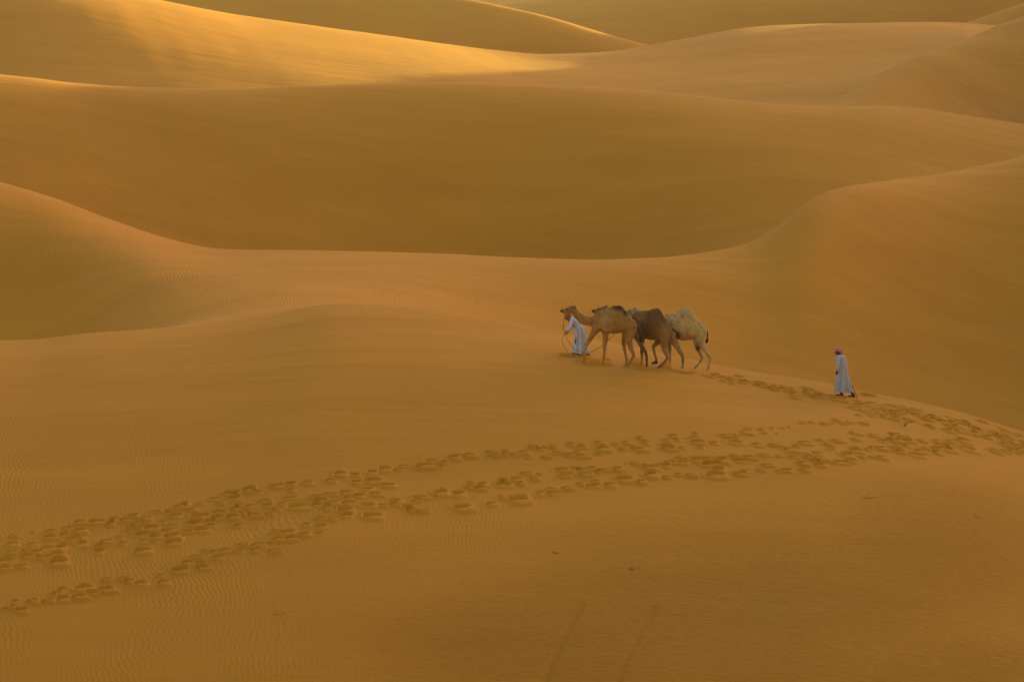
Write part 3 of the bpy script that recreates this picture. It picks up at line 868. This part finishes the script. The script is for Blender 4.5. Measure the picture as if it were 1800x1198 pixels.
hand = H1[0]
def on_ground(x, y, up=0.02):
    return Vector((x, y, gz(x, y) + up))
q = FR1.p
e1, e2 = q(205,545,104.0), q(250,572,104.0)
cord('lead_rope', 'yellow lead rope from the front camel\'s jaw, looping down from the man\'s hand', 'rope',
     [q(182,172,Y1), q(176,230,103.4), q(168,300,103.8), hand + Vector((-0.02,0,0.05)), hand + Vector((-0.03,0,-0.06)), q(161,420,104.1), q(172,485,104.05), q(203,530,104.0),
      on_ground(q(240,560,103.9).x, 103.9), on_ground(q(290,575,103.8).x, 103.8)], 0.013, M_ROPE)
cord('lead_rope', 'yellow rope drooping behind the front camel\'s legs to the middle camel', 'rope',
     [hand + Vector((0.01,0,0.03)), hand + Vector((0.02,-0.02,-0.06)), q(218,440,103.95), q(262,505,103.9), q(315,545,103.85), q(375,560,103.8), q(430,556,103.75), q(490,530,103.65), q(550,492,103.6), q(610,440,103.55),
      q(660,390,103.5), q(690,330,103.5), q(640,250,103.5), q(560,200,103.55), q(500,172,Y2)], 0.013, M_ROPE)
h2 = H2[1]
tip = FR2.p(812, 1003, YP2 + 0.12); tip.z = gz(tip.x, tip.y) - 0.03
top = h2 + (h2 - tip).normalized()*0.12
cord('walking_stick', 'dark stick held behind the back of the person following', 'stick', [top, (top*0.66 + tip*0.34) + Vector((0.012,0,0.01)), (top*0.33 + tip*0.67) + Vector((0.014,0,0.008)), tip], 0.012, M_SHOE)

# ------------------------------------------------------------------ sand thrown up by the feet
def spray(label, xs, Yc, hgt, n, seed):
    r = np.random.default_rng(seed)
    F = FR1
    x0, x1 = F.p(xs[0], 640, Yc).x, F.p(xs[1], 640, Yc).x
    vs, fs = [], []
    tet = np.array([(1,1,1),(-1,-1,1),(-1,1,-1),(1,-1,-1)], float)
    fx = np.array([(0,1,2),(0,3,1),(0,2,3),(1,3,2)])
    t = r.beta(1.5, 1.8, n)
    X = x0 + (x1-x0)*t
    Yv = Yc + r.normal(0, 0.16, n)
    env = np.interp(t, np.linspace(0, 1, len(hgt)), hgt)
    Zv = height(X, Yv) + env*r.beta(1.3, 1.9, n)
    sz = r.uniform(0.004, 0.010, n)
    V = (tet[None]*sz[:, None, None] + np.stack([X, Yv, Zv], -1)[:, None]).reshape(-1, 3)
    loc = np.array([(x0+x1)/2, Yc, gz((x0+x1)/2, Yc)])
    Fc = (fx[None] + 4*np.arange(n)[:, None, None]).reshape(-1, 3)
    me = bpy.data.meshes.new('kicked_sand'); me.from_pydata((V-loc).tolist(), [], Fc.tolist()); me.update()
    o = add('kicked_sand', me, M_GRAIN, None, tuple(loc)); o['label'] = label; o['category'] = 'sand'; o['kind'] = 'stuff'
def dust_material():
    m, N, Lk, P = new_mat('loose_sand')
    P.inputs['Base Color'].default_value = (0.80, 0.48, 0.07, 1); P.inputs['Roughness'].default_value = 1.0
    P.inputs['Specular IOR Level'].default_value = 0.0
    tr = N.new('ShaderNodeBsdfTranslucent'); tr.inputs[0].default_value = (0.9, 0.55, 0.08, 1)
    mx = N.new('ShaderNodeMixShader'); mx.inputs[0].default_value = 0.5
    Lk.new(P.outputs[0], mx.inputs[1]); Lk.new(tr.outputs[0], mx.inputs[2])
    Lk.new(mx.outputs[0], N['Material Output'].inputs['Surface'])
    return m
M_GRAIN = dust_material()
spray('sand kicked up by the front camel\'s forefeet', (290, 690), Y1 - 0.05, [0.04,0.26,0.34,0.24,0.20,0.16,0.04], 1300, 1)
spray('sand kicked up behind the front camel\'s hind feet', (790, 985), Y2 - 0.05, [0.05,0.26,0.34,0.2,0.06], 700, 2)
spray('sand kicked up at the dark camel\'s hind feet', (1120, 1260), Y2 + 0.1, [0.04,0.22,0.30,0.1], 420, 3)
spray('sand kicked up at the feet of the man leading', (120, 330), YP1 - 0.5, [0.02,0.14,0.12,0.04], 380, 4)

# ------------------------------------------------------------------ dry plants
M_STEM = plain('dry_stem', (0.30, 0.14, 0.03), 0.9, 0.3)
M_LEAF = plain('withered_leaf', (0.18, 0.09, 0.02), 0.8, 0.4)
def plant(u, v, size, ns, low, label, seed):
    r = random.Random(seed)
    x, y, z = pix_ground(u, v)
    rt = root('desert_plant', label, 'plant', (x, y, z - 0.02), 'dry plants on the sand')
    vs, fs = [], []
    for i in range(ns):
        a = r.uniform(0, 6.28); L = size*r.uniform(0.5, 1.0)
        d = Vector((math.cos(a), math.sin(a)*0.8, 0))
        P = [Vector((0, 0, 0)), d*L*0.35 + Vector((0, 0, L*low*0.55)), d*L*0.75 + Vector((0, 0, L*low*r.uniform(0.6, 0.9))), d*L + Vector((0, 0, L*low*r.uniform(0.4, 1.0)))]
        S = Soup(); S.tube(P, [0.006, 0.005, 0.004, 0.003], 5)
        st = add('stem', S.mesh('stem', (0,0,0)), M_STEM, rt)
        for j in range(r.randint(2, 4)):
            c = P[2].lerp(P[3], r.random()) + Vector((r.uniform(-1,1), r.uniform(-1,1), r.uniform(-0.3,1)))*0.03
            w = r.uniform(0.010, 0.020); b = len(vs)
            ax = Vector((r.uniform(-1,1), r.uniform(-1,1), r.uniform(0,1))).normalized()*w
            bx = ax.cross(Vector((0.3,0.2,1))).normalized()*w*0.6
            nn = ax.cross(bx).normalized()*0.004
            vs += [c-ax, c+bx+nn, c+ax, c-bx+nn, c-nn]; fs += [(b,b+1,b+4),(b+1,b+2,b+4),(b+2,b+3,b+4),(b+3,b,b+4),(b,b+3,b+2,b+1)]
    m_ = bpy.data.meshes.new('foliage'); m_.from_pydata([tuple(p) for p in vs], [], fs); m_.update()
    lf = add('foliage', m_, M_LEAF, rt); lf['kind'] = 'stuff'
plant(1590, 749, 0.42, 9, 0.8, 'dry leafy plant among the footprints below the following person', 1)
plant(1568, 766, 0.30, 6, 0.7, 'small sparse plant just left of the leafy one among footprints', 2)
plant(1525, 876, 0.42, 10, 0.25, 'flat dry tuft on bare sand below the right-hand footprints', 3)
plant(1718, 911, 0.30, 6, 0.45, 'small dark twiggy plant near the right edge', 4)
plant(1118, 1001, 0.34, 11, 0.22, 'low dry tuft on the crusted sand above the wheel ruts', 5)
plant(490, 1080, 0.22, 6, 0.3, 'tiny tuft on a small sand mound at lower left', 6)
plant(984, 972, 0.26, 4, 0.2, 'few flat twigs on the sand below the middle footprints', 7)

# ------------------------------------------------------------------ dusty air
hm = bpy.data.materials.new('dusty_air'); hm.use_nodes = True
hn = hm.node_tree.nodes; hl = hm.node_tree.links
hn.remove(hn['Principled BSDF'])
pv = hn.new('ShaderNodeVolumePrincipled')
pv.inputs['Color'].default_value = (0.92, 0.90, 0.88, 1)
pv.inputs['Density'].default_value = 0.00010
pv.inputs['Anisotropy'].default_value = 0.3
hl.new(pv.outputs[0], hn['Material Output'].inputs['Volume'])
xs, y0, y1, z0, z1 = 9100, -9100, 9100, -95, 48
me = bpy.data.meshes.new('haze')
me.from_pydata([(-xs,y0,z0),(xs,y0,z0),(xs,y1,z0),(-xs,y1,z0),(-xs,y0,z1),(xs,y0,z1),(xs,y1,z1),(-xs,y1,z1)], [],
               [(0,3,2,1),(4,5,6,7),(0,1,5,4),(1,2,6,5),(2,3,7,6),(3,0,4,7)])
me.materials.append(hm)
hz = bpy.data.objects.new('haze', me); COL.objects.link(hz); hz['kind'] = 'stuff'
hz['label'] = 'thin dusty air over the whole desert'; hz['category'] = 'haze'
